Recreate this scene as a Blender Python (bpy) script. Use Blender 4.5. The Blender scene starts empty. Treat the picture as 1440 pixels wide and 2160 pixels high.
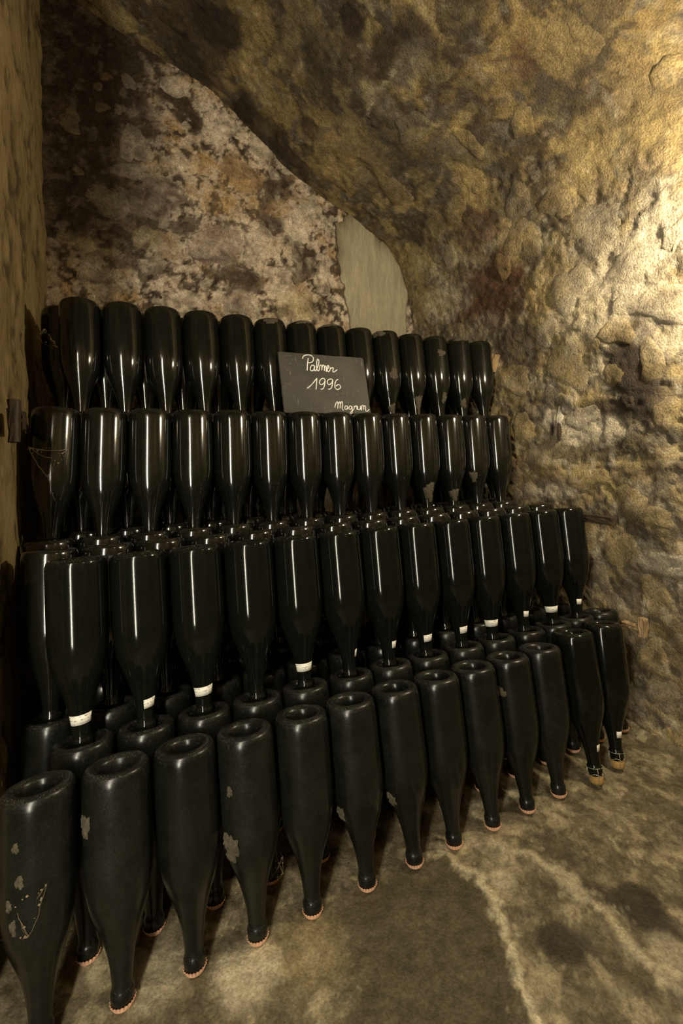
import bpy, bmesh, math, random
import numpy as np
from mathutils import Vector, Matrix

# ------------------------------------------------------------------ frame of the cellar bay
# u runs along the bottle rows, n runs into the bay, z is up; the camera stands at u = n = 0
TH = 0.4516
CT, ST_ = math.cos(TH), math.sin(TH)
EYE = 0.9126
C = bpy.context.scene.collection
sc = bpy.context.scene

def W(u, n, z):
    return Vector((u * CT - n * ST_, u * ST_ + n * CT, z))

# ------------------------------------------------------------------ camera
cam = bpy.data.objects.new('camera', bpy.data.cameras.new('camera'))
C.objects.link(cam)
cam.data.sensor_fit = 'HORIZONTAL'
cam.data.sensor_width = 36.0
cam.data.lens = 36.0 * 1000.0 / 1440.0
cam.data.shift_y = -(1080.0 - 960.4) / 1440.0
cam.data.clip_start = 0.02
cam.matrix_world = Matrix.Translation((0, 0, EYE)) @ Matrix.Rotation(math.radians(90), 4, 'X') @ Matrix.Rotation(-0.0247, 4, 'Z')
sc.camera = cam

# ------------------------------------------------------------------ world, lamps, exposure
world = bpy.data.worlds.new('cellar_dark'); sc.world = world
world.use_nodes = True
world.node_tree.nodes['Background'].inputs[0].default_value = (1.0, 0.8, 0.55, 1)
world.node_tree.nodes['Background'].inputs[1].default_value = 0.003

def lamp(name, kind, loc, power, color, target=None, **kw):
    l = bpy.data.lights.new(name, kind); l.energy = power; l.color = color
    for k, v in kw.items(): setattr(l, k, v)
    o = bpy.data.objects.new(name, l); C.objects.link(o); o.location = loc
    if target is not None:
        o.rotation_euler = (Vector(target) - Vector(loc)).to_track_quat('-Z', 'Y').to_euler()
    return o

WARM = (1.0, 0.80, 0.50)
# tall lit panel in the gallery, just behind the left pier
lamp('panel_lamp', 'AREA', W(-0.47, -0.12, 1.05), 46.0, (1.0, 0.92, 0.74), W(0.7, 1.6, 1.05), shape='RECTANGLE', size=0.085, size_y=1.4)
# wall lamp beside the right wall
lamp('wall_lamp', 'POINT', W(1.36, 0.50, 1.47), 72.0, (1.0, 0.84, 0.58), shadow_soft_size=0.04)
# two added fill lights brightening the unseen gallery wall for bottle reflections
lamp('wall_fill', 'AREA', W(-0.60, -0.75, 2.3), 20.0, WARM, W(-0.3, -1.5, 1.3), shape='RECTANGLE', size=0.5, size_y=0.1)
lamp('wall_fill', 'AREA', W(1.30, -0.75, 2.3), 20.0, WARM, W(1.0, -1.5, 1.3), shape='RECTANGLE', size=0.5, size_y=0.1)
# gallery lamp further along
lamp('gallery_lamp', 'POINT', W(-1.00, -0.70, 2.1), 4.0, WARM, shadow_soft_size=0.08)

sc.view_settings.view_transform = 'Standard'
sc.view_settings.look = 'None'
sc.view_settings.gamma = 1.0
sc.view_settings.use_curve_mapping = False
sc.view_settings.exposure = -0.75

# ------------------------------------------------------------------ measured data (metres in the bay frame)
WALL_STAINS_SHADOW=[(1.571,1.614,0.208,0.151,'r',1),(1.75,1.572,0.089,0.087,'r',0.8),(0.967,1.168,0.089,0.169,'b',1),(1.07,1.047,0.114,0.049,'b',0.9),(1.022,0.931,0.086,0.045,'k',0.8),(1.445,1.339,0.11,0.117,'b',0.8),(1.397,1.088,0.136,0.077,'b',0.5),(1.388,2.737,0.046,0.049,'b',1),(1.232,2.553,0.047,0.1,'b',0.9),(1.348,2.57,0.102,0.095,'b',0.9),(1.846,3.166,0.073,0.095,'b',1),(2.074,2.948,0.097,0.07,'b',1),(1.863,2.677,0.041,0.05,'b',1),(2.133,2.779,0.124,0.167,'b',0.8),(2.176,2.573,0.086,0.133,'b',0.6),(1.006,2.146,0.149,0.097,'k',0.7),(1.035,2.247,0.07,0.055,'r',0.6),(0.863,1.913,0.132,0.036,'k',0.7),(0.895,2.212,0.146,0.061,'k',0.6),(1.094,2.472,0.085,0.051,'k',0.6),(1.653,2.53,0.124,0.287,'k',0.5),(1.594,2.276,0.122,0.216,'k',0.5),(1.551,2.754,0.125,0.098,'k',0.5),(1.954,3.245,0.28,0.156,'b',0.8),(1.58,2.896,0.125,0.097,'k',0.6),(1.265,2.357,0.096,0.121,'b',0.5),(1.393,2.113,0.113,0.096,'k',0.6),(1.45,1.934,0.135,0.071,'k',0.5),(1.849,1.997,0.116,0.093,'k',0.5),(1.583,1.896,0.128,0.096,'r',0.6),(1.101,1.619,0.122,0.11,'c',0.6),(0.963,1.504,0.148,0.104,'p',0.7),(1.106,1.408,0.185,0.098,'p',0.6),(1.163,0.987,0.159,0.052,'p',0.8),(1.337,0.754,0.119,0.038,'p',0.7),(0.894,0.55,0.076,0.033,'p',1),(0.875,1.269,0.081,0.087,'p',0.5),(1.317,1.034,0.031,0.041,'p',1),(1.305,0.996,0.013,0.03,'b',1),(1.43,0.817,0.14,0.079,'r',0.4),(0.977,0.828,0.089,0.062,'k',0.5),(0.934,0.678,0.099,0.076,'k',0.4),(1.047,0.184,0.133,0.094,'k',0.4),(0.896,0.314,0.085,0.073,'k',0.5),(1.049,0.504,0.098,0.081,'k',0.4),(0.853,1.59,0.081,0.123,'p',0.7),(1.872,1.652,0.168,0.09,'p',0.4),(1.733,1.478,0.182,0.065,'c',0.6),(1.336,2.516,0.101,0.047,'c',0.5),(1.51,2.526,0.048,0.117,'c',0.5),(1.271,1.545,0.104,0.105,'g',0.6),(0.834,1.868,0.079,0.086,'g',0.6),(0.96,2.209,0.066,0.078,'g',0.6),(2.218,1.973,0.187,0.167,'g',0.5),(1.824,2.48,0.16,0.19,'g',0.4),(1.027,1.929,0.094,0.082,'g',0.6),(1.487,2.038,0.065,0.096,'g',0.7)]  # wall stains, plus a diagonal shadow painted in as a dark blob
WALL_CRACKS=[[(1.608,2.521),(1.54,2.541),(1.473,2.55),(1.386,2.544),(1.305,2.517)],[(1.46,2.749),(1.486,2.717),(1.461,2.68),(1.411,2.678)]]
WALL_STONES=[(1.223,1.23,0.102,0.116,'g'),(1.049,1.166,0.05,0.039,'g'),(1.479,1.217,0.086,0.092,'g'),(1.074,1.673,0.119,0.092,'p'),(0.878,1.357,0.082,0.086,'p'),(0.963,1.504,0.091,0.068,'p'),(1.368,1.755,0.087,0.106,'g'),(1.193,1.502,0.089,0.102,'p'),(1.475,2.053,0.059,0.062,'g'),(1.382,2.178,0.04,0.078,'g'),(1.345,1.892,0.085,0.067,'c'),(1.025,1.305,0.065,0.057,'g'),(0.921,1.19,0.052,0.075,'g'),(1.181,1.032,0.075,0.049,'p'),(1.063,0.973,0.06,0.042,'p'),(0.883,1.022,0.046,0.059,'g'),(1.356,0.895,0.102,0.064,'c'),(1.168,0.806,0.092,0.052,'g'),(0.995,0.734,0.076,0.057,'g'),(1.34,0.632,0.097,0.06,'g'),(0.919,0.695,0.057,0.045,'g'),(0.88,0.553,0.068,0.044,'p'),(1.047,0.568,0.076,0.065,'g'),(1.128,0.47,0.048,0.067,'c'),(0.932,0.437,0.059,0.066,'g'),(1.05,0.358,0.058,0.048,'c'),(0.868,0.352,0.05,0.052,'g'),(0.938,0.24,0.061,0.059,'g'),(0.9,0.138,0.065,0.049,'c'),(2.01,1.891,0.126,0.096,'g'),(2.009,1.717,0.113,0.095,'g'),(1.799,1.856,0.093,0.086,'c'),(1.484,1.695,0.062,0.056,'g'),(1.311,1.375,0.062,0.062,'p'),(0.988,1.389,0.054,0.052,'p'),(1.25,1.091,0.053,0.047,'c'),(1.449,1.014,0.074,0.059,'g'),(0.891,2.175,0.043,0.062,'g'),(1.187,2.108,0.059,0.055,'g'),(1.455,2.238,0.076,0.09,'c'),(1.819,2.246,0.081,0.111,'g'),(1.505,2.367,0.076,0.085,'c'),(1.198,1.811,0.078,0.063,'g'),(0.777,1.974,0.048,0.044,'g'),(1.632,2.007,0.075,0.07,'g')]
BACK_STAINS_SHADOW=[(-0.011,2.411,0.2,0.507,'b',1),(-0.104,2.002,0.102,0.267,'b',1),(0.08,2.518,0.111,0.279,'b',0.8),(0.177,2.752,0.197,0.143,'b',1),(0.391,2.683,0.149,0.085,'b',0.9),(0.287,2.524,0.101,0.084,'p',0.55),(0.249,2.573,0.079,0.062,'p',0.5),(0.468,2.43,0.098,0.108,'p',1),(0.456,2.341,0.064,0.043,'p',0.8),(0.119,2.241,0.094,0.072,'p',0.9),(0.409,2.573,0.173,0.056,'o',0.7),(0.334,2.413,0.061,0.105,'b',1),(0.247,2.491,0.059,0.052,'b',0.9),(0.149,2.32,0.075,0.049,'b',0.8),(0.293,2.36,0.04,0.029,'o',1),(0.272,2.3,0.048,0.029,'o',1),(0.391,2.228,0.062,0.063,'o',0.9),(0.572,2.218,0.137,0.088,'o',0.8),(0.46,2.063,0.086,0.086,'o',0.9),(0.647,2.08,0.117,0.067,'o',0.6),(0.309,2.219,0.103,0.05,'p',0.6),(0.666,2.397,0.094,0.09,'p',0.7),(0.618,2.285,0.069,0.067,'p',0.5),(0.218,2.043,0.108,0.102,'v',0.9),(0.196,1.947,0.098,0.061,'p',0.7),(0.015,1.99,0.108,0.079,'p',0.6),(0.107,2.129,0.113,0.06,'p',0.5),(0.287,2.12,0.036,0.054,'b',1),(0.059,1.999,0.029,0.043,'b',1),(0.434,1.866,0.174,0.107,'v',0.9),(0.332,1.89,0.082,0.126,'p',0.6),(0.608,1.873,0.091,0.133,'p',0.7),(0.571,1.747,0.114,0.084,'b',0.9),(0.409,1.713,0.085,0.051,'b',0.7),(0.234,1.924,0.16,0.029,'b',0.8),(0.044,1.731,0.073,0.032,'b',0.7),(-0.019,1.653,0.107,0.097,'p',0.8),(0.171,1.66,0.076,0.081,'p',0.7),(0.285,1.592,0.101,0.083,'p',0.8),(0.077,1.588,0.055,0.06,'o',0.6),(-0.137,1.618,0.033,0.113,'o',0.5),(-0.1,1.794,0.085,0.046,'y',0.9),(0.01,1.784,0.072,0.031,'y',0.6),(-0.156,1.859,0.032,0.037,'y',0.6),(0.138,1.856,0.064,0.065,'y',0.6),(0.136,1.775,0.047,0.06,'p',0.5),(0.867,1.87,0.087,0.103,'b',1),(0.773,1.992,0.073,0.092,'b',0.9),(0.754,2.193,0.073,0.059,'b',0.8),(0.708,2.217,0.028,0.032,'b',1),(0.847,2.029,0.085,0.103,'p',1),(0.967,1.791,0.078,0.095,'p',1),(0.769,1.832,0.098,0.138,'p',0.7),(0.813,1.654,0.15,0.078,'y',0.9),(0.791,1.766,0.074,0.055,'b',0.8),(0.924,1.644,0.104,0.061,'b',0.6),(0.741,1.691,0.097,0.068,'p',0.7),(0.535,1.622,0.112,0.066,'v',0.6),(0.471,1.657,0.087,0.065,'p',0.7),(1.054,1.647,0.065,0.097,'p',1),(0.635,1.634,0.093,0.067,'p',0.6),(0.912,2.134,0.077,0.07,'c',0.8),(1.014,2.096,0.053,0.096,'c',0.8),(0.783,2.359,0.048,0.092,'c',0.7),(0.804,2.262,0.039,0.047,'b',0.8)]  # stains; the wide dark upper-left blobs also paint in the pier shadow
BACK_STONES=[(0.218,2.043,0.102,0.094,'v'),(0.444,1.868,0.162,0.095,'v'),(0.119,2.235,0.086,0.068,'p'),(0.468,2.42,0.078,0.1,'p'),(0.678,2.4,0.085,0.077,'p'),(0.391,2.228,0.058,0.055,'o'),(0.572,2.218,0.113,0.075,'o'),(0.015,1.98,0.089,0.067,'p'),(-0.019,1.644,0.092,0.082,'p'),(0.285,1.592,0.093,0.07,'p'),(0.867,1.87,0.076,0.098,'b'),(0.571,1.74,0.1,0.066,'b'),(0.812,1.643,0.12,0.069,'y'),(-0.1,1.79,0.074,0.038,'y'),(0.847,2.029,0.065,0.079,'p'),(0.967,1.791,0.062,0.081,'p'),(0.642,1.901,0.079,0.098,'p'),(0.138,1.856,0.053,0.053,'y'),(0.535,1.633,0.089,0.057,'v'),(0.287,2.545,0.073,0.05,'p'),(0.752,2.102,0.068,0.06,'o'),(0.089,2.124,0.063,0.043,'p'),(0.743,1.737,0.067,0.064,'p'),(0.173,1.741,0.057,0.045,'p')]
PATCH=[(1.049,2.081),(1.093,2.133),(1.181,2.163),(1.25,2.12),(1.291,2.053),(1.377,2.005),(1.451,1.967),(1.456,1.827),(1.453,1.519),(1.453,1.314),(1.157,1.3),(1.129,1.492),(1.106,1.635),(1.075,1.775),(1.055,1.916)]
CRUST=[[(0.671,0.912),(0.676,0.851),(0.69,0.797),(0.68,0.758),(0.664,0.715),(0.657,0.677),(0.631,0.635),(0.607,0.596),(0.587,0.554)],[(0.779,0.848),(0.826,0.794),(0.847,0.735),(0.839,0.67),(0.853,0.629),(0.845,0.566),(0.838,0.511),(0.842,0.476)],[(0.822,0.961),(0.898,0.939),(0.993,0.949)],[(0.165,0.856),(0.219,0.864),(0.251,0.821)]]
DARK_AREA=[(0.431,0.894),(0.656,0.883),(0.681,0.802),(0.672,0.757),(0.657,0.714),(0.647,0.673),(0.621,0.631),(0.598,0.593),(0.562,0.54),(0.303,0.652)]
FSPOTS=[(0.733,0.624,0.038,'b',1),(0.94,0.612,0.045,'b',1),(0.931,0.562,0.036,'b',0.9),(0.9,0.621,0.028,'b',0.7),(1.001,0.575,0.025,'b',0.5),(0.667,0.727,0.011,'b',0.9),(0.733,0.752,0.009,'b',0.8),(0.88,0.921,0.06,'b',0.6),(0.925,0.787,0.055,'b',0.4),(0.865,0.668,0.038,'b',0.4),(0.196,0.841,0.051,'p',0.8),(0.051,0.906,0.051,'p',0.5),(0.734,0.774,0.03,'p',0.8),(0.308,0.828,0.062,'o',0.5),(0.892,0.518,0.034,'p',0.5),(0.606,1.074,0.048,'b',0.6)]
CHALK={'top': [[(862,1952),(903,2045),(1013,2098),(1146,2108),(1243,2055),(1264,1951),(1201,1856),(1093,1819),(1038,1845)],[(1073,1997),(1022,1769),(981,1529)],[(1271,1726),(1184,1735),(1113,1641),(1113,1537),(1202,1542),(1270,1651),(1280,1720),(1256,1590),(1289,1533),(1402,1704),(1464,1889),(1434,1978),(1382,1884),(1353,1671),(1366,1552),(1427,1562),(1482,1740),(1530,1767),(1553,1714),(1531,1562),(1555,1684),(1606,1772),(1646,1735),(1629,1553),(1653,1675),(1693,1747),(1714,1679),(1697,1527),(1733,1605),(1806,1685),(1817,1761),(1769,1743),(1735,1620),(1768,1531),(1836,1581),(1876,1689),(1893,1660),(1969,1695),(1986,1666),(1948,1557),(1981,1529),(2065,1579),(2128,1629)]],'year': [[(909,882),(1070,1005),(1311,1267)],[(1311,1267),(1230,852)],[(1619,1238),(1534,1270),(1420,1198),(1388,1079),(1456,1038),(1572,1117),(1611,1223),(1568,1028),(1495,892),(1402,868)],[(1906,1238),(1819,1263),(1703,1198),(1688,1093),(1757,1051),(1860,1131),(1905,1229),(1861,1041),(1789,905),(1686,880)],[(2125,1270),(2022,1199),(1962,1046),(1965,927),(2050,886),(2150,935),(2173,1026),(2094,1067),(1992,1002)]],'size': [[(1851,217),(1909,364),(1981,439),(1987,337),(1956,176)],[(1987,337),(2073,442),(2078,339),(2049,192)],[(2078,339),(2151,453),(2168,371),(2134,194),(2173,113)],[(2339,287),(2261,279),(2232,196),(2271,153),(2345,228),(2354,281),(2344,163)],[(2508,276),(2431,283),(2393,200),(2435,157),(2498,217),(2523,277),(2512,114),(2481,19),(2434,18),(2460,83),(2548,144),(2583,169),(2620,294),(2628,250),(2685,310),(2715,267),(2706,153),(2746,297),(2734,193),(2778,155),(2841,210),(2868,309),(2851,174),(2886,157),(2920,301),(2966,327),(2989,273),(2970,168)],[(2989,273),(3042,319),(3066,275),(3049,125),(3110,111),(3204,188)]]}

# ------------------------------------------------------------------ helpers
def tag(o, label=None, cat=None, group=None, kind=None):
    if label: o['label'] = label
    if cat: o['category'] = cat
    if group: o['group'] = group
    if kind: o['kind'] = kind
    return o

def link(name, me, mat=None, parent=None):
    o = bpy.data.objects.new(name, me); C.objects.link(o)
    if mat is not None and not me.materials: me.materials.append(mat)
    if parent is not None: o.parent = parent
    return o

def mesh_from(name, V, F, smooth=True, col=None):
    me = bpy.data.meshes.new(name)
    V = np.asarray(V, dtype=np.float64)
    me.from_pydata([tuple(v) for v in V], [], [tuple(f) for f in F])
    if smooth: me.polygons.foreach_set('use_smooth', [True] * len(me.polygons))
    if col is not None:
        a = me.color_attributes.new('paint', 'FLOAT_COLOR', 'POINT')
        a.data.foreach_set('color', np.concatenate([col, np.ones((len(col), 1))], 1).astype(np.float32).ravel())
    me.update()
    return me

def grid_mesh(name, P, col=None, flip=False):
    """P: (a, b, 3) array of points -> quad mesh."""
    a, b = P.shape[:2]
    me = bpy.data.meshes.new(name)
    idx = np.arange(a * b).reshape(a, b)
    q = np.stack([idx[:-1, :-1], idx[1:, :-1], idx[1:, 1:], idx[:-1, 1:]], -1).reshape(-1, 4)
    if flip: q = q[:, ::-1]
    me.vertices.add(a * b); me.vertices.foreach_set('co', P.reshape(-1).astype(np.float32))
    me.loops.add(q.size); me.loops.foreach_set('vertex_index', q.reshape(-1).astype(np.int32))
    me.polygons.add(len(q)); me.polygons.foreach_set('loop_start', np.arange(0, q.size, 4, dtype=np.int32))
    me.polygons.foreach_set('use_smooth', np.ones(len(q), dtype=bool))
    if col is not None:
        c = me.color_attributes.new('paint', 'FLOAT_COLOR', 'POINT')
        c.data.foreach_set('color', np.concatenate([col.reshape(-1, 3), np.ones((a * b, 1))], 1).astype(np.float32).ravel())
    me.update(); me.validate()
    return me

def W3(u, n, z):
    return np.stack([u * CT - n * ST_, u * ST_ + n * CT, z + 0 * u], -1)

def vnoise(x, y, seed=0):
    """smooth value noise in -1..1"""
    xi = np.floor(x).astype(np.int64); yi = np.floor(y).astype(np.int64)
    fx = x - xi; fy = y - yi
    fx = fx * fx * fx * (fx * (fx * 6 - 15) + 10); fy = fy * fy * fy * (fy * (fy * 6 - 15) + 10)
    def h(i, j):
        v = (i * 374761393 + j * 668265263 + seed * 1274126177) & 0xffffffff
        v = ((v ^ (v >> 13)) * 1274126177) & 0xffffffff
        v = v ^ (v >> 16)
        return (v & 0xffffff) / float(0x7fffff) - 1.0
    a = h(xi, yi); b = h(xi + 1, yi); c = h(xi, yi + 1); d = h(xi + 1, yi + 1)
    return (a * (1 - fx) + b * fx) * (1 - fy) + (c * (1 - fx) + d * fx) * fy

def fbm(x, y, freq, octv=4, seed=0, gain=0.5):
    s = 0; a = 1.0; t = 0
    for o in range(octv):
        s = s + a * vnoise(x * freq + 17.3 * o, y * freq - 9.1 * o, seed + o * 7); t += a; a *= gain; freq *= 2.03
    return s / t

def ridged(x, y, freq, octv=3, seed=0):
    s = 0; a = 1.0; t = 0
    for o in range(octv):
        s = s + a * (1 - 2 * np.abs(vnoise(x * freq + 5.7 * o, y * freq + 3.1 * o, seed + o * 5))); t += a; a *= 0.5; freq *= 2.1
    return s / t

def sstep(a, b, x):
    t = np.clip((x - a) / (b - a), 0, 1); return t * t * (3 - 2 * t)

def mixc(col, c, m):
    return col * (1 - m[..., None]) + np.array(c) * m[..., None]

def blob(x, y, cx, cy, rx, ry, wob):
    d = np.hypot((x - cx) / rx, (y - cy) / ry) + wob
    return 1 - sstep(0.55, 1.15, d)

def polydist(x, y, P):
    d = np.full(x.shape, 9.0)
    for (ax, ay), (bx, by) in zip(P[:-1], P[1:]):
        ex, ey = bx - ax, by - ay
        t = np.clip(((x - ax) * ex + (y - ay) * ey) / (ex * ex + ey * ey + 1e-12), 0, 1)
        d = np.minimum(d, np.hypot(x - ax - t * ex, y - ay - t * ey))
    return d

def inpoly(x, y, P):
    c = np.zeros(x.shape, bool); j = len(P) - 1
    for i in range(len(P)):
        xi, yi = P[i]; xj, yj = P[j]
        m = ((yi > y) != (yj > y)) & (x < (xj - xi) * (y - yi) / (yj - yi + 1e-12) + xi)
        c ^= m; j = i
    return c

# ------------------------------------------------------------------ materials
def new_mat(name):
    m = bpy.data.materials.new(name); m.use_nodes = True
    nt = m.node_tree; b = nt.nodes['Principled BSDF']
    return m, nt, b

def N(nt, t, **kw):
    n = nt.nodes.new(t)
    for k, v in kw.items(): setattr(n, k, v)
    return n

def stone_mat(name, grain=140.0, bump=0.6, speck=0.35, rough=0.9, squash=(1, 1, 1), bd=0.006, spec=0.25):
    """painted attribute x fine mottling, with grainy relief"""
    m, nt, b = new_mat(name)
    L = nt.links.new
    tc = N(nt, 'ShaderNodeNewGeometry')
    mp = N(nt, 'ShaderNodeMapping'); mp.inputs['Scale'].default_value = squash
    L(tc.outputs['Position'], mp.inputs['Vector'])
    at = N(nt, 'ShaderNodeAttribute', attribute_name='paint')
    n1 = N(nt, 'ShaderNodeTexNoise'); n1.inputs['Scale'].default_value = 38; n1.inputs['Detail'].default_value = 8; n1.inputs['Roughness'].default_value = 0.72
    n2 = N(nt, 'ShaderNodeTexNoise'); n2.inputs['Scale'].default_value = grain; n2.inputs['Detail'].default_value = 5; n2.inputs['Roughness'].default_value = 0.65
    v = N(nt, 'ShaderNodeTexVoronoi'); v.inputs['Scale'].default_value = grain * 0.55
    for k in (n1, n2, v): L(mp.outputs['Vector'], k.inputs['Vector'])
    r1 = N(nt, 'ShaderNodeMapRange'); r1.inputs[1].default_value = 0.3; r1.inputs[2].default_value = 0.7; r1.inputs[3].default_value = 1 - speck; r1.inputs[4].default_value = 1 + speck
    L(n1.outputs['Fac'], r1.inputs[0])
    r2 = N(nt, 'ShaderNodeMapRange'); r2.inputs[1].default_value = 0.3; r2.inputs[2].default_value = 0.7; r2.inputs[3].default_value = 1 - speck * 0.8; r2.inputs[4].default_value = 1 + speck * 0.8
    L(n2.outputs['Fac'], r2.inputs[0])
    mu = N(nt, 'ShaderNodeMath', operation='MULTIPLY'); L(r1.outputs[0], mu.inputs[0]); L(r2.outputs[0], mu.inputs[1])
    vm = N(nt, 'ShaderNodeVectorMath', operation='SCALE'); L(at.outputs['Color'], vm.inputs[0]); L(mu.outputs[0], vm.inputs['Scale'])
    L(vm.outputs[0], b.inputs['Base Color'])
    ad = N(nt, 'ShaderNodeMath', operation='MULTIPLY_ADD'); L(n1.outputs['Fac'], ad.inputs[0]); ad.inputs[1].default_value = 0.9; L(n2.outputs['Fac'], ad.inputs[2])
    a2 = N(nt, 'ShaderNodeMath', operation='MULTIPLY_ADD'); L(v.outputs['Distance'], a2.inputs[0]); a2.inputs[1].default_value = -0.35; L(ad.outputs[0], a2.inputs[2])
    bp = N(nt, 'ShaderNodeBump'); bp.inputs['Strength'].default_value = bump; bp.inputs['Distance'].default_value = bd
    L(a2.outputs[0], bp.inputs['Height']); L(bp.outputs[0], b.inputs['Normal'])
    b.inputs['Roughness'].default_value = rough; b.inputs['Specular IOR Level'].default_value = spec
    return m

M = {}
M['rough'] = stone_mat('rough_lime_wall', 210, 0.9, 0.52, 0.7, bd=0.009, spec=0.45)
M['back'] = stone_mat('stained_back_wall', 190, 0.6, 0.55, bd=0.005)
M['smooth'] = stone_mat('old_plaster', 90, 0.5, 0.22, squash=(1, 1, 0.35), bd=0.008)
M['floor'] = stone_mat('worn_concrete', 190, 0.45, 0.42, 0.6, bd=0.004, spec=0.35)
M['patch'] = stone_mat('grey_render', 160, 0.25, 0.22, squash=(1, 1, 0.12), bd=0.003)

def glass_mat(name, rough, dust, dustcol, base=(0.0035, 0.0042, 0.003), spec=0.5):
    """nearly opaque dark green-black glass under a patchy film of cellar dust"""
    m, nt, b = new_mat(name); L = nt.links.new
    tc = N(nt, 'ShaderNodeNewGeometry'); oi = N(nt, 'ShaderNodeObjectInfo')
    off = N(nt, 'ShaderNodeVectorMath', operation='ADD'); L(tc.outputs['Position'], off.inputs[0]); L(oi.outputs['Random'], off.inputs[1])
    n1 = N(nt, 'ShaderNodeTexNoise'); n1.inputs['Scale'].default_value = 22; n1.inputs['Detail'].default_value = 6; n1.inputs['Roughness'].default_value = 0.65
    n2 = N(nt, 'ShaderNodeTexNoise'); n2.inputs['Scale'].default_value = 420; n2.inputs['Detail'].default_value = 3
    L(off.outputs[0], n1.inputs['Vector']); L(off.outputs[0], n2.inputs['Vector'])
    sx = N(nt, 'ShaderNodeSeparateXYZ'); L(tc.outputs['True Normal'], sx.inputs[0])
    up = N(nt, 'ShaderNodeMapRange'); up.inputs[1].default_value = 0.25; up.inputs[2].default_value = 0.95; up.inputs[3].default_value = 0.0; up.inputs[4].default_value = 0.55
    L(sx.outputs['Z'], up.inputs[0])
    r1 = N(nt, 'ShaderNodeMapRange'); r1.inputs[1].default_value = 0.38; r1.inputs[2].default_value = 0.72; r1.inputs[3].default_value = dust * 0.35; r1.inputs[4].default_value = dust * 1.5
    L(n1.outputs['Fac'], r1.inputs[0])
    rv = N(nt, 'ShaderNodeMapRange'); rv.inputs[3].default_value = 0.6; rv.inputs[4].default_value = 1.35; L(oi.outputs['Random'], rv.inputs[0])
    mm = N(nt, 'ShaderNodeMath', operation='MULTIPLY'); L(r1.outputs[0], mm.inputs[0]); L(rv.outputs[0], mm.inputs[1])
    r2 = N(nt, 'ShaderNodeMapRange'); r2.inputs[1].default_value = 0.35; r2.inputs[2].default_value = 0.68; r2.inputs[3].default_value = 0.55; r2.inputs[4].default_value = 1.45
    L(n2.outputs['Fac'], r2.inputs[0])
    ma = N(nt, 'ShaderNodeMath', operation='MULTIPLY_ADD'); L(up.outputs[0], ma.inputs[0]); ma.inputs[1].default_value = min(1.0, dust * 2.2 + 0.1); L(mm.outputs[0], ma.inputs[2])
    mf = N(nt, 'ShaderNodeMath', operation='MULTIPLY', use_clamp=True); L(ma.outputs[0], mf.inputs[0]); L(r2.outputs[0], mf.inputs[1])
    mx = N(nt, 'ShaderNodeMix', data_type='RGBA'); L(mf.outputs[0], mx.inputs[0])
    mx.inputs[6].default_value = (*base, 1); mx.inputs[7].default_value = (*dustcol, 1)
    L(mx.outputs[2], b.inputs['Base Color'])
    # grit lying on the upturned rims
    gv = N(nt, 'ShaderNodeTexVoronoi'); gv.inputs['Scale'].default_value = 520; L(off.outputs[0], gv.inputs['Vector'])
    gl = N(nt, 'ShaderNodeMath', operation='LESS_THAN'); L(gv.outputs['Distance'], gl.inputs[0]); gl.inputs[1].default_value = 0.22
    gn = N(nt, 'ShaderNodeMath', operation='GREATER_THAN'); L(n1.outputs['Fac'], gn.inputs[0]); gn.inputs[1].default_value = 0.47
    g2 = N(nt, 'ShaderNodeMath', operation='MULTIPLY'); L(gl.outputs[0], g2.inputs[0]); L(gn.outputs[0], g2.inputs[1])
    g3 = N(nt, 'ShaderNodeMath', operation='MULTIPLY_ADD', use_clamp=True); L(up.outputs[0], g3.inputs[0]); g3.inputs[1].default_value = 1.6; g3.inputs[2].default_value = 0.04
    g4 = N(nt, 'ShaderNodeMath', operation='MULTIPLY'); L(g2.outputs[0], g4.inputs[0]); L(g3.outputs[0], g4.inputs[1])
    mg = N(nt, 'ShaderNodeMix', data_type='RGBA'); L(g4.outputs[0], mg.inputs[0]); L(mx.outputs[2], mg.inputs[6]); mg.inputs[7].default_value = (0.22, 0.19, 0.13, 1)
    L(mg.outputs[2], b.inputs['Base Color'])
    rr = N(nt, 'ShaderNodeMath', operation='MULTIPLY_ADD', use_clamp=True); L(mf.outputs[0], rr.inputs[0]); rr.inputs[1].default_value = 0.55; rr.inputs[2].default_value = rough
    L(rr.outputs[0], b.inputs['Roughness'])
    bp = N(nt, 'ShaderNodeBump'); bp.inputs['Strength'].default_value = 0.10; bp.inputs['Distance'].default_value = 0.001
    L(n1.outputs['Fac'], bp.inputs['Height']); L(bp.outputs[0], b.inputs['Normal'])
    b.inputs['IOR'].default_value = 1.52; b.inputs['Specular IOR Level'].default_value = spec
    return m

M['glass_dusty'] = glass_mat('dusty_black_glass', 0.19, 0.13, (0.036, 0.034, 0.029), spec=0.32)
M['glass_clean'] = glass_mat('clean_black_glass', 0.105, 0.015, (0.05, 0.045, 0.036), spec=0.24)
M['glass_satin'] = glass_mat('satin_black_glass', 0.11, 0.04, (0.05, 0.040, 0.03), spec=0.7)

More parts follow.
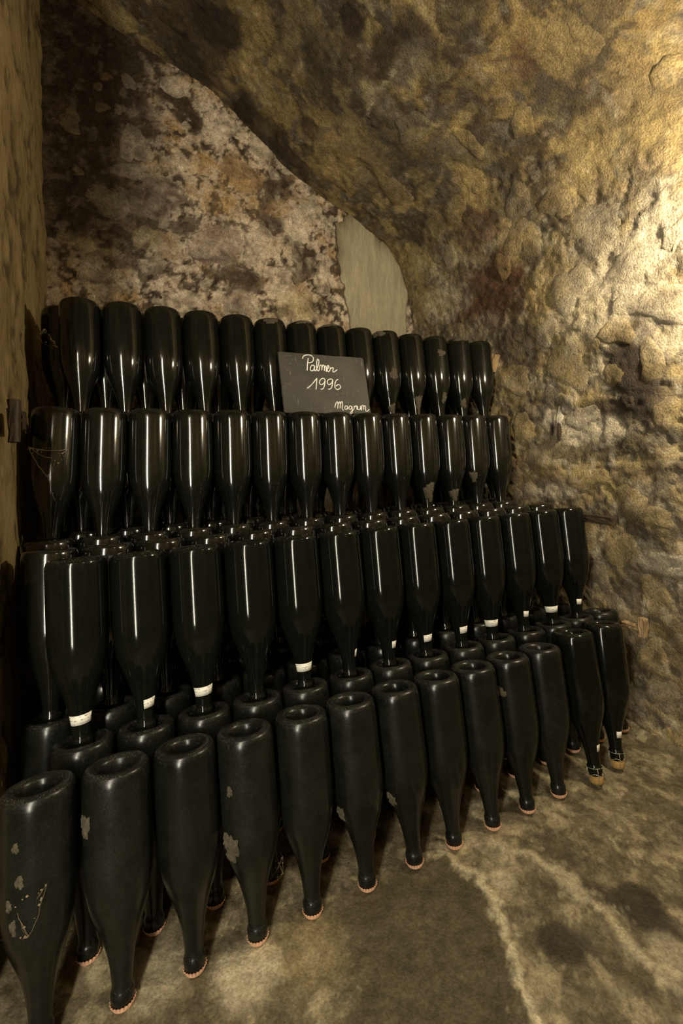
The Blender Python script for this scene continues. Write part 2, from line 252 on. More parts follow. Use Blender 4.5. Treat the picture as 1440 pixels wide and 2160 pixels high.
def simple(name, col, rough=0.6, metal=0.0, bump=0.0, scale=60.0, var=0.3, squash=(1, 1, 1)):
    m, nt, b = new_mat(name); L = nt.links.new
    tc = N(nt, 'ShaderNodeTexCoord'); mp = N(nt, 'ShaderNodeMapping'); mp.inputs['Scale'].default_value = squash
    L(tc.outputs['Object'], mp.inputs['Vector'])
    n = N(nt, 'ShaderNodeTexNoise'); n.inputs['Scale'].default_value = scale; n.inputs['Detail'].default_value = 6
    L(mp.outputs[0], n.inputs['Vector'])
    r = N(nt, 'ShaderNodeMapRange'); r.inputs[1].default_value = 0.3; r.inputs[2].default_value = 0.7; r.inputs[3].default_value = 1 - var; r.inputs[4].default_value = 1 + var
    L(n.outputs['Fac'], r.inputs[0])
    s = N(nt, 'ShaderNodeVectorMath', operation='SCALE'); s.inputs[0].default_value = col; L(r.outputs[0], s.inputs['Scale'])
    L(s.outputs[0], b.inputs['Base Color'])
    b.inputs['Roughness'].default_value = rough; b.inputs['Metallic'].default_value = metal
    if bump:
        bp = N(nt, 'ShaderNodeBump'); bp.inputs['Strength'].default_value = bump; bp.inputs['Distance'].default_value = 0.003
        L(n.outputs['Fac'], bp.inputs['Height']); L(bp.outputs[0], b.inputs['Normal'])
    return m

M['cap'] = simple('copper_cap', (0.72, 0.42, 0.27), 0.45, 0.1, var=0.2)
M['wood'] = simple('old_wood', (0.30, 0.20, 0.10), 0.85, bump=0.6, scale=30, var=0.5, squash=(1, 6, 6))
M['wood_dark'] = simple('damp_dark_wood', (0.040, 0.026, 0.013), 0.8, bump=0.6, scale=30, var=0.5, squash=(1, 6, 6))
M['cork'] = simple('cork', (0.36, 0.22, 0.07), 0.8, bump=0.5, scale=400, var=0.35)
M['wire'] = simple('steel_wire', (0.60, 0.56, 0.46), 0.35, 0.8, var=0.1)
M['dust'] = simple('clotted_dust', (0.062, 0.050, 0.031), 0.95, bump=0.8, scale=160, var=0.4)
M['web'] = simple('cobweb_thread', (0.20, 0.15, 0.09), 0.8, var=0.3)
M['chalk'] = simple('white_chalk_paint', (0.86, 0.84, 0.78), 0.7, var=0.05)
M['sealant'] = simple('pale_lime_smear', (0.5, 0.45, 0.36), 0.8, bump=0.4, scale=90)

def slate_mat():
    m, nt, b = new_mat('scratched_slate'); L = nt.links.new
    tc = N(nt, 'ShaderNodeTexCoord')
    base = N(nt, 'ShaderNodeTexNoise'); base.inputs['Scale'].default_value = 9; base.inputs['Detail'].default_value = 7
    L(tc.outputs['Object'], base.inputs['Vector'])
    cr = N(nt, 'ShaderNodeValToRGB'); cr.color_ramp.elements[0].color = (0.026, 0.0235, 0.018, 1); cr.color_ramp.elements[1].color = (0.052, 0.047, 0.036, 1)
    cr.color_ramp.elements[0].position = 0.3; cr.color_ramp.elements[1].position = 0.7
    L(base.outputs['Fac'], cr.inputs[0])
    prev = cr.outputs[0]
    for sq, rot, th in (((60, 5, 1), 0.05, 0.70), ((3, 40, 1), 0.35, 0.715), ((26, 26, 1), 0.6, 0.71)):
        mp = N(nt, 'ShaderNodeMapping'); mp.inputs['Scale'].default_value = sq; mp.inputs['Rotation'].default_value = (0, 0, rot)
        L(tc.outputs['Object'], mp.inputs['Vector'])
        n = N(nt, 'ShaderNodeTexNoise'); n.inputs['Scale'].default_value = 4.0; n.inputs['Detail'].default_value = 2
        L(mp.outputs[0], n.inputs['Vector'])
        r = N(nt, 'ShaderNodeMapRange'); r.inputs[1].default_value = th - 0.03; r.inputs[2].default_value = th + 0.03; r.inputs[4].default_value = 0.6
        L(n.outputs['Fac'], r.inputs[0])
        mx = N(nt, 'ShaderNodeMix', data_type='RGBA'); L(r.outputs[0], mx.inputs[0]); L(prev, mx.inputs[6]); mx.inputs[7].default_value = (0.26, 0.24, 0.19, 1)
        prev = mx.outputs[2]
    L(prev, b.inputs['Base Color']); b.inputs['Roughness'].default_value = 0.62
    return m
M['slate'] = slate_mat()

def label_mat():
    m, nt, b = new_mat('inked_paper'); L = nt.links.new
    tc = N(nt, 'ShaderNodeUVMap')
    sep = N(nt, 'ShaderNodeSeparateXYZ'); L(tc.outputs[0], sep.inputs[0])
    oi = N(nt, 'ShaderNodeObjectInfo')
    # three lines of scribbled ink running round the neck
    mp = N(nt, 'ShaderNodeVectorMath', operation='MULTIPLY'); mp.inputs[1].default_value = (13, 5, 1); L(tc.outputs[0], mp.inputs[0])
    ad = N(nt, 'ShaderNodeVectorMath', operation='ADD'); L(mp.outputs[0], ad.inputs[0]); L(oi.outputs['Random'], ad.inputs[1])
    n = N(nt, 'ShaderNodeTexNoise'); n.inputs['Scale'].default_value = 1.0; n.inputs['Detail'].default_value = 1.5; L(ad.outputs[0], n.inputs['Vector'])
    ln = N(nt, 'ShaderNodeMath', operation='MULTIPLY_ADD'); L(sep.outputs['Y'], ln.inputs[0]); ln.inputs[1].default_value = 3.0; ln.inputs[2].default_value = 0.0
    fr = N(nt, 'ShaderNodeMath', operation='FRACT'); L(ln.outputs[0], fr.inputs[0])
    df = N(nt, 'ShaderNodeMath', operation='MULTIPLY_ADD'); L(n.outputs['Fac'], df.inputs[0]); df.inputs[1].default_value = -1.0; L(fr.outputs[0], df.inputs[2])
    ab = N(nt, 'ShaderNodeMath', operation='ABSOLUTE'); L(df.outputs[0], ab.inputs[0])
    r = N(nt, 'ShaderNodeMapRange'); r.inputs[1].default_value = 0.05; r.inputs[2].default_value = 0.13; r.inputs[3].default_value = 0.8; r.inputs[4].default_value = 0.0
    L(ab.outputs[0], r.inputs[0])
    g = N(nt, 'ShaderNodeTexNoise'); g.inputs['Scale'].default_value = 0.8; L(ad.outputs[0], g.inputs['Vector'])
    gs = N(nt, 'ShaderNodeMath', operation='GREATER_THAN'); L(g.outputs['Fac'], gs.inputs[0]); gs.inputs[1].default_value = 0.47
    gm = N(nt, 'ShaderNodeMath', operation='MULTIPLY'); L(r.outputs[0], gm.inputs[0]); L(gs.outputs[0], gm.inputs[1])
    mx = N(nt, 'ShaderNodeMix', data_type='RGBA'); L(gm.outputs[0], mx.inputs[0]); mx.inputs[6].default_value = (0.74, 0.71, 0.62, 1); mx.inputs[7].default_value = (0.05, 0.045, 0.05, 1)
    L(mx.outputs[2], b.inputs['Base Color']); b.inputs['Roughness'].default_value = 0.7
    return m
M['label'] = label_mat()

# ------------------------------------------------------------------ the setting
# profile of the right wall running up into the vault: (u, z)
PROF = np.array([(1.515,0),(1.548,.3),(1.55,.7),(1.545,1.1),(1.53,1.4),(1.505,1.62),(1.455,1.83),(1.36,1.99),(1.2,2.1),(1.03,2.18),(.83,2.285),(.644,2.424),(.41,2.573),(.157,2.68),(-.1,2.76),(-.35,2.8)])
def dense(P, step=.004):
    out = []; n = len(P)
    for i in range(n - 1):
        p0 = P[max(i-1, 0)]; p1 = P[i]; p2 = P[i+1]; p3 = P[min(i+2, n-1)]
        k = max(2, int(np.hypot(*(p2 - p1)) / step))
        for t in np.arange(k) / k:
            out.append(.5*((2*p1)+(-p0+p2)*t+(2*p0-5*p1+4*p2-p3)*t*t+(-p0+3*p1-3*p2+p3)*t**3))
    out.append(P[-1]); out = np.array(out)
    return out, np.concatenate([[0], np.cumsum(np.hypot(*np.diff(out, axis=0).T))])
PD, PS = dense(PROF)
N_BACK = 2.16
U_LEFT = -0.19

TONE = {'b': (0.032, 0.019, 0.010), 'k': (0.055, 0.043, 0.027), 'r': (0.105, 0.048, 0.020), 'p': (0.60, 0.52, 0.38), 'g': (0.42, 0.31, 0.13), 'c': (0.27, 0.225, 0.155)}

def side_relief(n, s):
    hi = sstep(1.5, 2.3, s)
    d = 0.020 * fbm(n, s, 4.5, 3, 11) + 0.0080 * fbm(n, s, 14.0, 4, 21, 0.6) + 0.0030 * ridged(n, s, 17.0, 3, 31) + 0.0040 * fbm(n, s, 55.0, 3, 41, 0.6) - 0.006 * sstep(0.30, 0.45, fbm(n, s, 18.0, 3, 47))
    return d * (1.0 - 0.15 * hi)

def side_paint(n, s):
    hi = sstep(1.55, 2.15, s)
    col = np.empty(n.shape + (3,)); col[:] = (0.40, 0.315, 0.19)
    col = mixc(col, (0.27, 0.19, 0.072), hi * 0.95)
    wx = n + 0.05 * fbm(n, s, 7, 3, 3); wy = s + 0.05 * fbm(n, s, 7, 3, 5)
    f1 = fbm(wx, wy, 4.5, 5, 51, 0.6); f2 = fbm(wx, wy, 9.0, 5, 61, 0.62); f3 = fbm(wx, wy, 22.0, 4, 71, 0.6)
    col = mixc(col, (0.33, 0.24, 0.10), sstep(0.02, 0.25, f2) * 0.7 * (1 - hi))
    col = mixc(col, (0.52, 0.45, 0.33), sstep(0.10, 0.35, f1) * 0.6 * (1 - hi))
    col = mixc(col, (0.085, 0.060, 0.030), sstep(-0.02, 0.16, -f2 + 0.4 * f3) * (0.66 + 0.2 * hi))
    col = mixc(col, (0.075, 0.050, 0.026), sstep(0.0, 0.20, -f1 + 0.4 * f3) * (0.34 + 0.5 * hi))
    col = mixc(col, (0.16, 0.14, 0.105), sstep(0.12, 0.30, f3) * 0.55)
    col = mixc(col, (0.50, 0.38, 0.16), sstep(0.10, 0.32, fbm(wx, wy, 12.0, 4, 91)) * 0.55)
    col = mixc(col, (0.55, 0.49, 0.36), sstep(0.26, 0.40, fbm(n, s, 30.0, 4, 97)) * 0.6 * (1 - 0.7 * hi))
    wob = 0.38 * fbm(n, s, 14.0, 4, 81, 0.6) + 0.15 * f3 - 0.16
    for cx, cy, rx, ry, k, st in WALL_STAINS_SHADOW:
        m = blob(n, s, cx, cy, rx, ry, wob) * st
        if m.max() > 0: col = mixc(col, TONE[k], m * 0.95)
    for P in WALL_CRACKS:
        d = polydist(n + 0.012 * fbm(n, s, 30, 3, 5), s + 0.012 * fbm(n, s, 30, 3, 6), P)
        col = mixc(col, (0.52, 0.45, 0.32), (1 - sstep(0.002, 0.009, d)) * 0.7 * sstep(-0.15, 0.15, f3))
    return np.clip(col, 0.01, 0.9)

def side_points(n, s, lift=0.0):
    i = np.clip(np.searchsorted(PS, s), 1, len(PS) - 1)
    k = (s - PS[i-1]) / (PS[i] - PS[i-1])
    u = PD[i-1, 0] * (1 - k) + PD[i, 0] * k; z = PD[i-1, 1] * (1 - k) + PD[i, 1] * k
    tu = PD[i, 0] - PD[i-1, 0]; tz = PD[i, 1] - PD[i-1, 1]; l = np.hypot(tu, tz)
    # inward normal in (u, z)
    nu, nz = -tz / l, tu / l
    d = side_relief(n, s) + lift
    # the near end of the wall rounds off into the gallery
    e = np.clip((0.80 - n) / 0.12, 0, 1.2)
    back = 0.10 * e ** 2.2
    return W3(u + nu * d + back * np.abs(nu), n, z + nz * d + 0 * back)

def side_mesh(name, s0, s1, step):
    ns = np.arange(0.66, N_BACK + 0.04, step); ss = np.linspace(s0, s1, int((s1 - s0) / step) + 1)
    Nn, Ss = np.meshgrid(ns, ss, indexing='ij')
    return grid_mesh(name, side_points(Nn, Ss), side_paint(Nn, Ss))

S_SPLIT = 1.62
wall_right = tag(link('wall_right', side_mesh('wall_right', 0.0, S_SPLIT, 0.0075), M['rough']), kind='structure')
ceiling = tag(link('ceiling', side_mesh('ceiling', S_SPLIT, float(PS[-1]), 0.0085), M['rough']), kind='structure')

# back wall -------------------------------------------------------------
def back_relief(u, z):
    return 0.012 * fbm(u, z, 5, 3, 111) + 0.006 * fbm(u, z, 16, 4, 121) + 0.004 * ridged(u, z, 22, 3, 131)

BT = {'b': (0.040, 0.024, 0.014), 'p': (0.60, 0.50, 0.37), 'o': (0.37, 0.235, 0.095), 'v': (0.20, 0.145, 0.115), 'y': (0.50, 0.40, 0.22), 'c': (0.33, 0.29, 0.22)}
def back_paint(u, z):
    col = np.empty(u.shape + (3,)); col[:] = (0.42, 0.325, 0.225)
    wx = u + 0.04 * fbm(u, z, 8, 3, 3); wz = z + 0.04 * fbm(u, z, 8, 3, 5)
    f1 = fbm(wx, wz, 6, 5, 151, 0.6); f2 = fbm(wx, wz, 13, 5, 161, 0.62); f3 = fbm(wx, wz, 34, 4, 171, 0.65)
    col = mixc(col, (0.55, 0.45, 0.33), sstep(0.0, 0.3, f1) * 0.7)
    col = mixc(col, (0.36, 0.23, 0.10), sstep(0.08, 0.3, f2) * 0.6)
    wob = 0.5 * fbm(u, z, 13, 4, 181, 0.62) + 0.3 * f3
    for cx, cy, rx, ry, k, st in BACK_STAINS_SHADOW:
        col = mixc(col, BT[k], blob(u, z, cx, cy, rx, ry, wob) * st * 0.92)
    col = mixc(col, (0.075, 0.05, 0.032), sstep(0.02, 0.20, -f2 + 0.6 * f3) * 0.82)
    col = mixc(col, (0.05, 0.033, 0.021), sstep(0.12, 0.28, f3 - 0.6 * f1) * 0.85)
    col = mixc(col, (0.64, 0.54, 0.41), sstep(0.22, 0.36, fbm(u, z, 27, 4, 191)) * 0.5)
    # pier shadow painted into the dark-stained upper left of the wall
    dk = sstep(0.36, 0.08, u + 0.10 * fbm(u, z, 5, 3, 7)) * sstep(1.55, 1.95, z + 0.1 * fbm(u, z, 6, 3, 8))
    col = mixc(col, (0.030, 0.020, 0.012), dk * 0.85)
    return np.clip(col, 0.01, 0.9)

def back_n(u, z): return N_BACK - back_relief(u, z)
us = np.arange(-0.24, 1.62, 0.0075)
zs = np.concatenate([np.arange(0, 0.9, 0.05), np.arange(0.9, 2.9, 0.0075)])
Ug, Zg = np.meshgrid(us, zs, indexing='ij')
inside = 1 - sstep(0.0, 0.05, polydist(Ug, Zg, PATCH + PATCH[:1])); inside = np.where(inpoly(Ug, Zg, PATCH), 1.0, inside)
Nb = back_n(Ug, Zg) * (1 - inside) + (N_BACK + 0.004) * inside
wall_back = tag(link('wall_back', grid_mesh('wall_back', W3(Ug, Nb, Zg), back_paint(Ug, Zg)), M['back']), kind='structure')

# left pier / wall ----------------------------------------------------------
def left_paint(n, z):
    col = np.empty(n.shape + (3,)); col[:] = (0.29, 0.215, 0.105)
    f1 = fbm(n, z, 4, 4, 211); f2 = fbm(n, z * 0.8, 14, 4, 221, 0.6)
    col = mixc(col, (0.20, 0.145, 0.066), sstep(0, 0.3, f1) * 0.7)
    col = mixc(col, (0.07, 0.055, 0.03), sstep(0.16, 0.32, f2) * 0.85)
    col = mixc(col, (0.35, 0.27, 0.14), sstep(0.12, 0.3, -f2) * 0.5)
    return col
ns = np.arange(0.90, N_BACK + 0.05, 0.009); zs = np.arange(0, 2.95, 0.012)
Ng, Zg = np.meshgrid(ns, zs, indexing='ij')
f2 = fbm(Ng, Zg * 0.8, 14, 4, 221, 0.6)
rel = 0.010 * fbm(Ng, Zg, 4, 3, 231) + 0.005 * fbm(Ng, Zg, 20, 3, 241) - 0.007 * sstep(0.24, 0.36, f2)
rel = rel - 0.03 * np.clip((0.96 - Ng) / 0.06, 0, 1) ** 2
wall_left = tag(link('wall_left', grid_mesh('wall_left', W3(U_LEFT - 0.024 + rel, Ng, Zg), left_paint(Ng, Zg), flip=True), M['smooth']), kind='structure')
def flat_grid(name, fn, a, b, paint, mat, step=0.05, flip=False):
    A, B = np.meshgrid(np.arange(a[0], a[1] + 1e-6, step), np.arange(b[0], b[1] + 1e-6, step), indexing='ij')
    return tag(link(name, grid_mesh(name, fn(A, B), paint(A, B), flip), mat), kind='structure')
# pier face towards the gallery, the gallery's far wall, its end walls and its vault
flat_grid('wall_pier', lambda u, z: W3(u, 0.90 + 0.01 * fbm(u, z, 5, 3, 3), z), (-2.6, U_LEFT - 0.04), (0, 2.95), left_paint, M['smooth'])
flat_grid('wall_gallery_side', lambda u, z: W3(u, 0.66 + 0.01 * fbm(u, z, 5, 3, 9), z), (1.62, 3.0), (0, 2.95), lambda u, z: side_paint(u, z * 0.5), M['rough'])
flat_grid('wall_front', lambda u, z: W3(u, -1.5 + 0.02 * fbm(u, z, 4, 3, 5), z), (-2.6, 3.0), (0, 2.95), lambda u, z: side_paint(u, z * 0.5), M['rough'])
flat_grid('wall_gallery_end', lambda n, z: W3(-2.6 + 0.02 * fbm(n, z, 4, 3, 5), n, z), (-1.5, 0.9), (0, 2.95), lambda u, z: side_paint(u, z * 0.5), M['rough'])
flat_grid('wall_gallery_far_end', lambda n, z: W3(3.0 + 0.02 * fbm(n, z, 4, 3, 5), n, z), (-1.5, 0.7), (0, 2.95), lambda u, z: side_paint(u, z * 0.5), M['rough'])
flat_grid('ceiling_gallery', lambda u, n: W3(u, n, 2.93 + 0.02 * fbm(u, n, 4, 3, 5)), (-2.6, 3.0), (-1.5, 0.95), lambda u, z: side_paint(u, 2.4 + 0 * z), M['rough'])

# floor -----------------------------------------------------------------
def floor_paint(u, n):
    col = np.empty(u.shape + (3,)); col[:] = (0.145, 0.117, 0.068)
    wu = u + 0.02 * fbm(u, n, 14, 4, 301, 0.6); wn = n + 0.02 * fbm(u, n, 14, 4, 303, 0.6)
    f1 = fbm(wu, wn, 7, 5, 311, 0.6); f2 = fbm(wu, wn, 20, 5, 321, 0.65); f3 = fbm(u, n, 60, 3, 331, 0.6)
    col = mixc(col, (0.22, 0.18, 0.108), sstep(0.0, 0.3, f1) * 0.8)
    col = mixc(col, (0.075, 0.060, 0.034), sstep(0.0, 0.25, -f2 + 0.4 * f3) * 0.75)
    col = mixc(col, (0.36, 0.30, 0.18), sstep(0.12, 0.36, f2 + 0.5 * f3) * 0.6)
    dark_area = np.where(inpoly(wu, wn, DARK_AREA), 1.0, 0.0) * sstep(-0.02, 0.05, polydist(wu, wn, DARK_AREA[-1:] + DARK_AREA[:1]))  # darker floor area, fading out softly along one side
    col = mixc(col, (0.062, 0.050, 0.026), dark_area * (0.82 + 0.12 * f2))
    wob = 0.35 * f1 + 0.3 * f2
    T = {'b': (0.036, 0.028, 0.015), 'p': (0.46, 0.39, 0.26), 'o': (0.27, 0.21, 0.10)}
    for cu, cn, r, k, st in FSPOTS:
        col = mixc(col, T[k], blob(u, n, cu, cn, r * 1.05, r * 1.05, wob * 0.9 - 0.08) * st * 0.95)
    for i, P in enumerate(CRUST):
        d = np.clip(polydist(wu, wn, P) * (1 + 0.9 * f2) + 0.010 * f3 + 0.008 * f2, 0, 9)
        col = mixc(col, (0.50, 0.43, 0.28), (1 - sstep(0.001, 0.020 if i else 0.017, d)) * (0.95, 0.65, 0.5, 0.5)[i])
    return np.clip(col, 0.01, 0.9)
def floor_relief(u, n):
    r = 0.005 * fbm(u, n, 6, 3, 341) + 0.0030 * fbm(u, n, 20, 3, 351) + 0.0012 * fbm(u, n, 70, 2, 361)
    for i, P in enumerate(CRUST): r = r + 0.004 * (1 - sstep(0.0, 0.03, polydist(u, n, P)))
    # broken ground under the first bottles from the pier
    r = r + 0.010 * sstep(0.42, 0.30, u) * sstep(0.93, 1.0, n) * (0.4 + ridged(u, n, 14, 3, 371))
    r = r + 0.022 * sstep(1.47, 1.535, u) * sstep(0.6, 0.7, n)
    return r - 0.0045
us = np.concatenate([np.arange(-2.6, -0.25, 0.15), np.arange(-0.25, 1.62, 0.006), np.arange(1.66, 3.05, 0.15)])
ns = np.concatenate([np.arange(-1.5, 0.30, 0.12), np.arange(0.30, 1.36, 0.006), np.arange(1.38, 2.2, 0.04)])
Ug, Ng = np.meshgrid(us, ns, indexing='ij')
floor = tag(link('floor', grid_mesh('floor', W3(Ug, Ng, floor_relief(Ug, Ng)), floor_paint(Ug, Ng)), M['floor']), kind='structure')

# stones showing through the plaster: separate pieces of the walls ------------------
def stone_mesh(rng, rx, ry, h, place, paint, tone, tmix):
    ph = rng.uniform(0, 6.28); K = 14
    V = []; C_ = []; F = []
    rad = [1 + 0.20 * math.sin(2 * a + ph) + 0.13 * math.sin(3 * a + 2.1 * ph) + 0.08 * math.sin(5 * a + 1.3 * ph) + rng.uniform(-.10, .10) for a in np.arange(K) * 2 * math.pi / K]
    rings = ((0.0, 1.0), (0.45, 0.98), (0.78, 0.80), (1.0, 0.15), (1.12, -0.9))
    for q, hh in rings:
        for k in range(1 if q == 0 else K):
            a = 2 * math.pi * k / K
            V.append((rx * q * rad[k] * math.cos(a), ry * q * rad[k] * math.sin(a), h * hh * (1 + rng.uniform(-.25, .25)) if hh > 0.2 else h * hh))
    for k in range(K): F.append((0, 1 + k, 1 + (k + 1) % K))
    for r in range(len(rings) - 2):
        o = 1 + r * K
        for k in range(K): F.append((o + k, o + K + k, o + K + (k + 1) % K, o + (k + 1) % K))
    V = np.array(V)
    P, c = place(V)
    c = c * (1 - tmix) + np.array(tone) * tmix
    return P, F, c

rng = random.Random(4)
def side_stone(cn, cs, rn, rs, k, h=None, tm=0.3):
    h = h or rng.uniform(0.003, 0.008)
    def place(V):
        n = cn + V[:, 0]; s = np.clip(cs + V[:, 1], 0.01, PS[-1] - 0.01)
        return side_points(n, s, V[:, 2]), side_paint(n, s)
    P, F, c = stone_mesh(rng, rn * 0.85, rs * 0.85, h, place, None, TONE[k], tm)
    link('stone', mesh_from('stone', P, F, True, c), M['rough'], wall_right if cs < S_SPLIT else ceiling)
for st in WALL_STONES: side_stone(*st)
r2 = random.Random(9)
taken = [(a[0], a[1], max(a[2], a[3])) for a in WALL_STONES]
tries = 0
while len(taken) < 84 and tries < 4000:
    tries += 1
    n, s, r = r2.uniform(0.82, 2.08), r2.uniform(0.35, 1.6), r2.uniform(0.022, 0.060)
    if all(math.hypot(n - a, s - b) > r + c for a, b, c in taken):
        taken.append((n, s, r)); side_stone(n, s, r, r * r2.uniform(.7, 1.1), r2.choice('gggcckp') if s < 1.6 else r2.choice('gggckkb'), r2.uniform(0.002, 0.006), 0.06)
def back_stone(cu, cz, ru, rz, k, h=None):
    h = h or rng.uniform(0.003, 0.007)
    def place(V):
        u = cu + V[:, 0]; z = cz + V[:, 1]
        return W3(u, back_n(u, z) - V[:, 2], z), back_paint(u, z)
    P, F, c = stone_mesh(rng, ru * 0.9, rz * 0.9, h, place, None, BT[k], 0.15 if cu < 0.25 else 0.3)
    link('stone', mesh_from('stone', P, [f[::-1] for f in F], True, c), M['back'], wall_back)
for st in BACK_STONES: back_stone(*st)
taken = [(a[0], a[1], max(a[2], a[3])) for a in BACK_STONES]; tries = 0
while len(taken) < 62 and tries < 3000:
    tries += 1
    u, z, r = r2.uniform(-0.12, 1.0), r2.uniform(1.45, 2.5), r2.uniform(0.022, 0.055)
    if inpoly(np.array([u + r]), np.array([z]), PATCH)[0] or u + r > 1.0: continue
    if all(math.hypot(u - a, z - b) > r + c for a, b, c in taken):
        taken.append((u, z, r)); back_stone(u, z, r, r * r2.uniform(.6, 1.0), r2.choice('ppvoyb'), r2.uniform(0.003, 0.008))

# the smooth grey repair in the corner, a slab of render a few millimetres proud
def plaster_patch():
    P = []
    for (a, b), (c, d) in zip(PATCH, PATCH[1:] + PATCH[:1]):
        for t in (0, .125, .25, .375, .5, .625, .75, .875):
            P.append((a + (c - a) * t, b + (d - b) * t))
    P = np.array(P); P = P + (0.006 + 0.022 * sstep(1.5, 1.8, P[:, 1]))[:, None] * np.stack([fbm(P[:, 0], P[:, 1], 26, 4, 5, 0.7), fbm(P[:, 0], P[:, 1], 26, 4, 6, 0.7)], -1)
    c0 = P.mean(0); K = len(P); V = []; F = []
    QS = ((1.0, 0.004), (1.0, -0.009), (0.96, -0.013), (0.85, -0.015), (0.65, -0.016), (0.45, -0.0165), (0.2, -0.017))
    for q, dn in QS:
        for p in P:
            x = c0 + (p - c0) * q; V.append(W3(np.array(x[0]), np.array(N_BACK + dn + 0.0015 * float(fbm(np.array(x[0]), np.array(x[1]), 9, 2, 4))), np.array(x[1])))
    for r in range(6):
        for k in range(K): F.append((r*K + k, (r+1)*K + k, (r+1)*K + (k+1) % K, r*K + (k+1) % K))
    F.append(tuple(6*K + k for k in range(K)))
    V = np.array(V); uz = np.array([c0 + (p - c0) * q for q, _ in QS for p in P])
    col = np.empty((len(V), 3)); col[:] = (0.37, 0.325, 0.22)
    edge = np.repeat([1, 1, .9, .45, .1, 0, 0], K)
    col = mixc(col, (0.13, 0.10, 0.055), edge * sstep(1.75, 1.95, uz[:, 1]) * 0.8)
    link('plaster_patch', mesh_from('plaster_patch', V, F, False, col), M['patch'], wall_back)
plaster_patch()

# ------------------------------------------------------------------ bottles
BODY = [(0.0105, 0.0), (0.0150, 0.0008), (0.0165, 0.004), (0.0182, 0.010), (0.0190, 0.016), (0.0190, 0.023), (0.0178, 0.027), (0.0163, 0.030), (0.0166, 0.040), (0.0178, 0.052), (0.0193, 0.064), (0.0214, 0.077), (0.0243, 0.090), (0.0283, 0.104), (0.0333, 0.119), (0.0390, 0.134), (0.0444, 0.149), (0.0490, 0.165), (0.0523, 0.181), (0.0545, 0.198), (0.0556, 0.216), (0.0560, 0.240), (0.0560, 0.300), (0.0560, 0.345), (0.0558, 0.356), (0.0550, 0.3635), (0.0533, 0.3695), (0.0500, 0.3734), (0.0450, 0.3747), (0.0395, 0.3743), (0.0350, 0.3724), (0.0322, 0.368), (0.0300, 0.359), (0.0287, 0.345), (0.0272, 0.330), (0.0240, 0.316), (0.0165, 0.307), (0.0070, 0.304)]
BL = 0.3747
def lathe(prof, K, capend=True):
    V = []; F = []
    for r, z in prof:
        for k in range(K):
            a = 2 * math.pi * k / K; V.append((r * math.cos(a), r * math.sin(a), z))
    for i in range(len(prof) - 1):
        for k in range(K):
            F.append((i*K + k, i*K + (k+1) % K, (i+1)*K + (k+1) % K, (i+1)*K + k))
    if capend:
        F.append(tuple(range(K))[::-1]); o = (len(prof) - 1) * K; F.append(tuple(o + k for k in range(K)))
    return V, F
ME = {}
for g in ('glass_dusty', 'glass_clean', 'glass_satin'):
    v, f = lathe(BODY, 44); ME[g] = mesh_from('bottle_body', v, f); ME[g].materials.append(M[g])
def cap_mesh():
    K = 42; V = []; F = []
    prof = [(0.0100, -0.0012, 0), (0.0150, -0.0010, 0), (0.0166, 0.0004, 0), (0.0176, 0.0030, 0.0002), (0.0190, 0.0062, 0.0010), (0.0203, 0.0088, 0.0014), (0.0190, 0.0086, 0.0010)]
    for r, z, amp in prof:
        for k in range(K):
            a = 2 * math.pi * k / K; rr = r + amp * (1 if k % 2 else -1); V.append((rr * math.cos(a), rr * math.sin(a), z))
    for i in range(len(prof) - 1):
        for k in range(K): F.append((i*K + k, i*K + (k+1) % K, (i+1)*K + (k+1) % K, (i+1)*K + k))
    F.append(tuple(range(K))[::-1])
    me = mesh_from('crown_cap', V, F, False); me.materials.append(M['cap']); return me
ME['cap'] = cap_mesh()
def cork_mesh():
    v, f = lathe([(0.008, -0.020), (0.0150, -0.019), (0.0178, -0.014), (0.0182, -0.006), (0.0176, 0.0005), (0.0160, 0.0015)], 24)
    me = mesh_from('cork', v, f); me.materials.append(M['cork']); return me
ME['cork'] = cork_mesh()

def tube(pts, r, K=5):
    pts = [Vector(p) for p in pts]; V = []; F = []
    for i, p in enumerate(pts):
        t = (pts[min(i+1, len(pts)-1)] - pts[max(i-1, 0)]).normalized()
        x = t.orthogonal().normalized(); y = t.cross(x)
        for k in range(K):
            a = 2 * math.pi * k / K; V.append(p + r * (x * math.cos(a) + y * math.sin(a)))
    for i in range(len(pts) - 1):
        for k in range(K): F.append((i*K + k, i*K + (k+1) % K, (i+1)*K + (k+1) % K, (i+1)*K + k))
    F.append(tuple(range(K))[::-1]); F.append(tuple((len(pts)-1)*K + k for k in range(K)))
    return V, F
def join(parts):
    V = []; F = []
    for v, f in parts:
        o = len(V); V += [tuple(p) for p in v]; F += [tuple(i + o for i in q) for q in f]
    return V, F
def wire_mesh():
    parts = []
    def loop(r, z, amp=0, m=4):
        return [(math.cos(a) * r, math.sin(a) * r, z + amp * math.cos(m * a)) for a in np.linspace(0, 2*math.pi, 33)]
    parts.append(tube(loop(0.0200, 0.0225), 0.0008)); parts.append(tube(loop(0.0192, 0.006, 0.0025), 0.0008))
    for k in range(4):
        a = k * math.pi / 2 + 0.4
        parts.append(tube([(math.cos(a) * r, math.sin(a) * r, z) for r, z in ((0.0203, 0.024), (0.0200, 0.008), (0.0190, -0.006), (0.0184, -0.015), (0.0155, -0.0205), (0.005, -0.0212))], 0.0008))
    a = 1.2
    parts.append(tube([(math.cos(a + t) * (0.0204 + 0.003 * t), math.sin(a + t) * (0.0204 + 0.003 * t), 0.0225 - 0.014 * t) for t in (0, .25, .5, .75)], 0.0009))
    v, f = join(parts); me = mesh_from('wire_cage', v, f); me.materials.append(M['wire']); return me
ME['wire'] = wire_mesh()

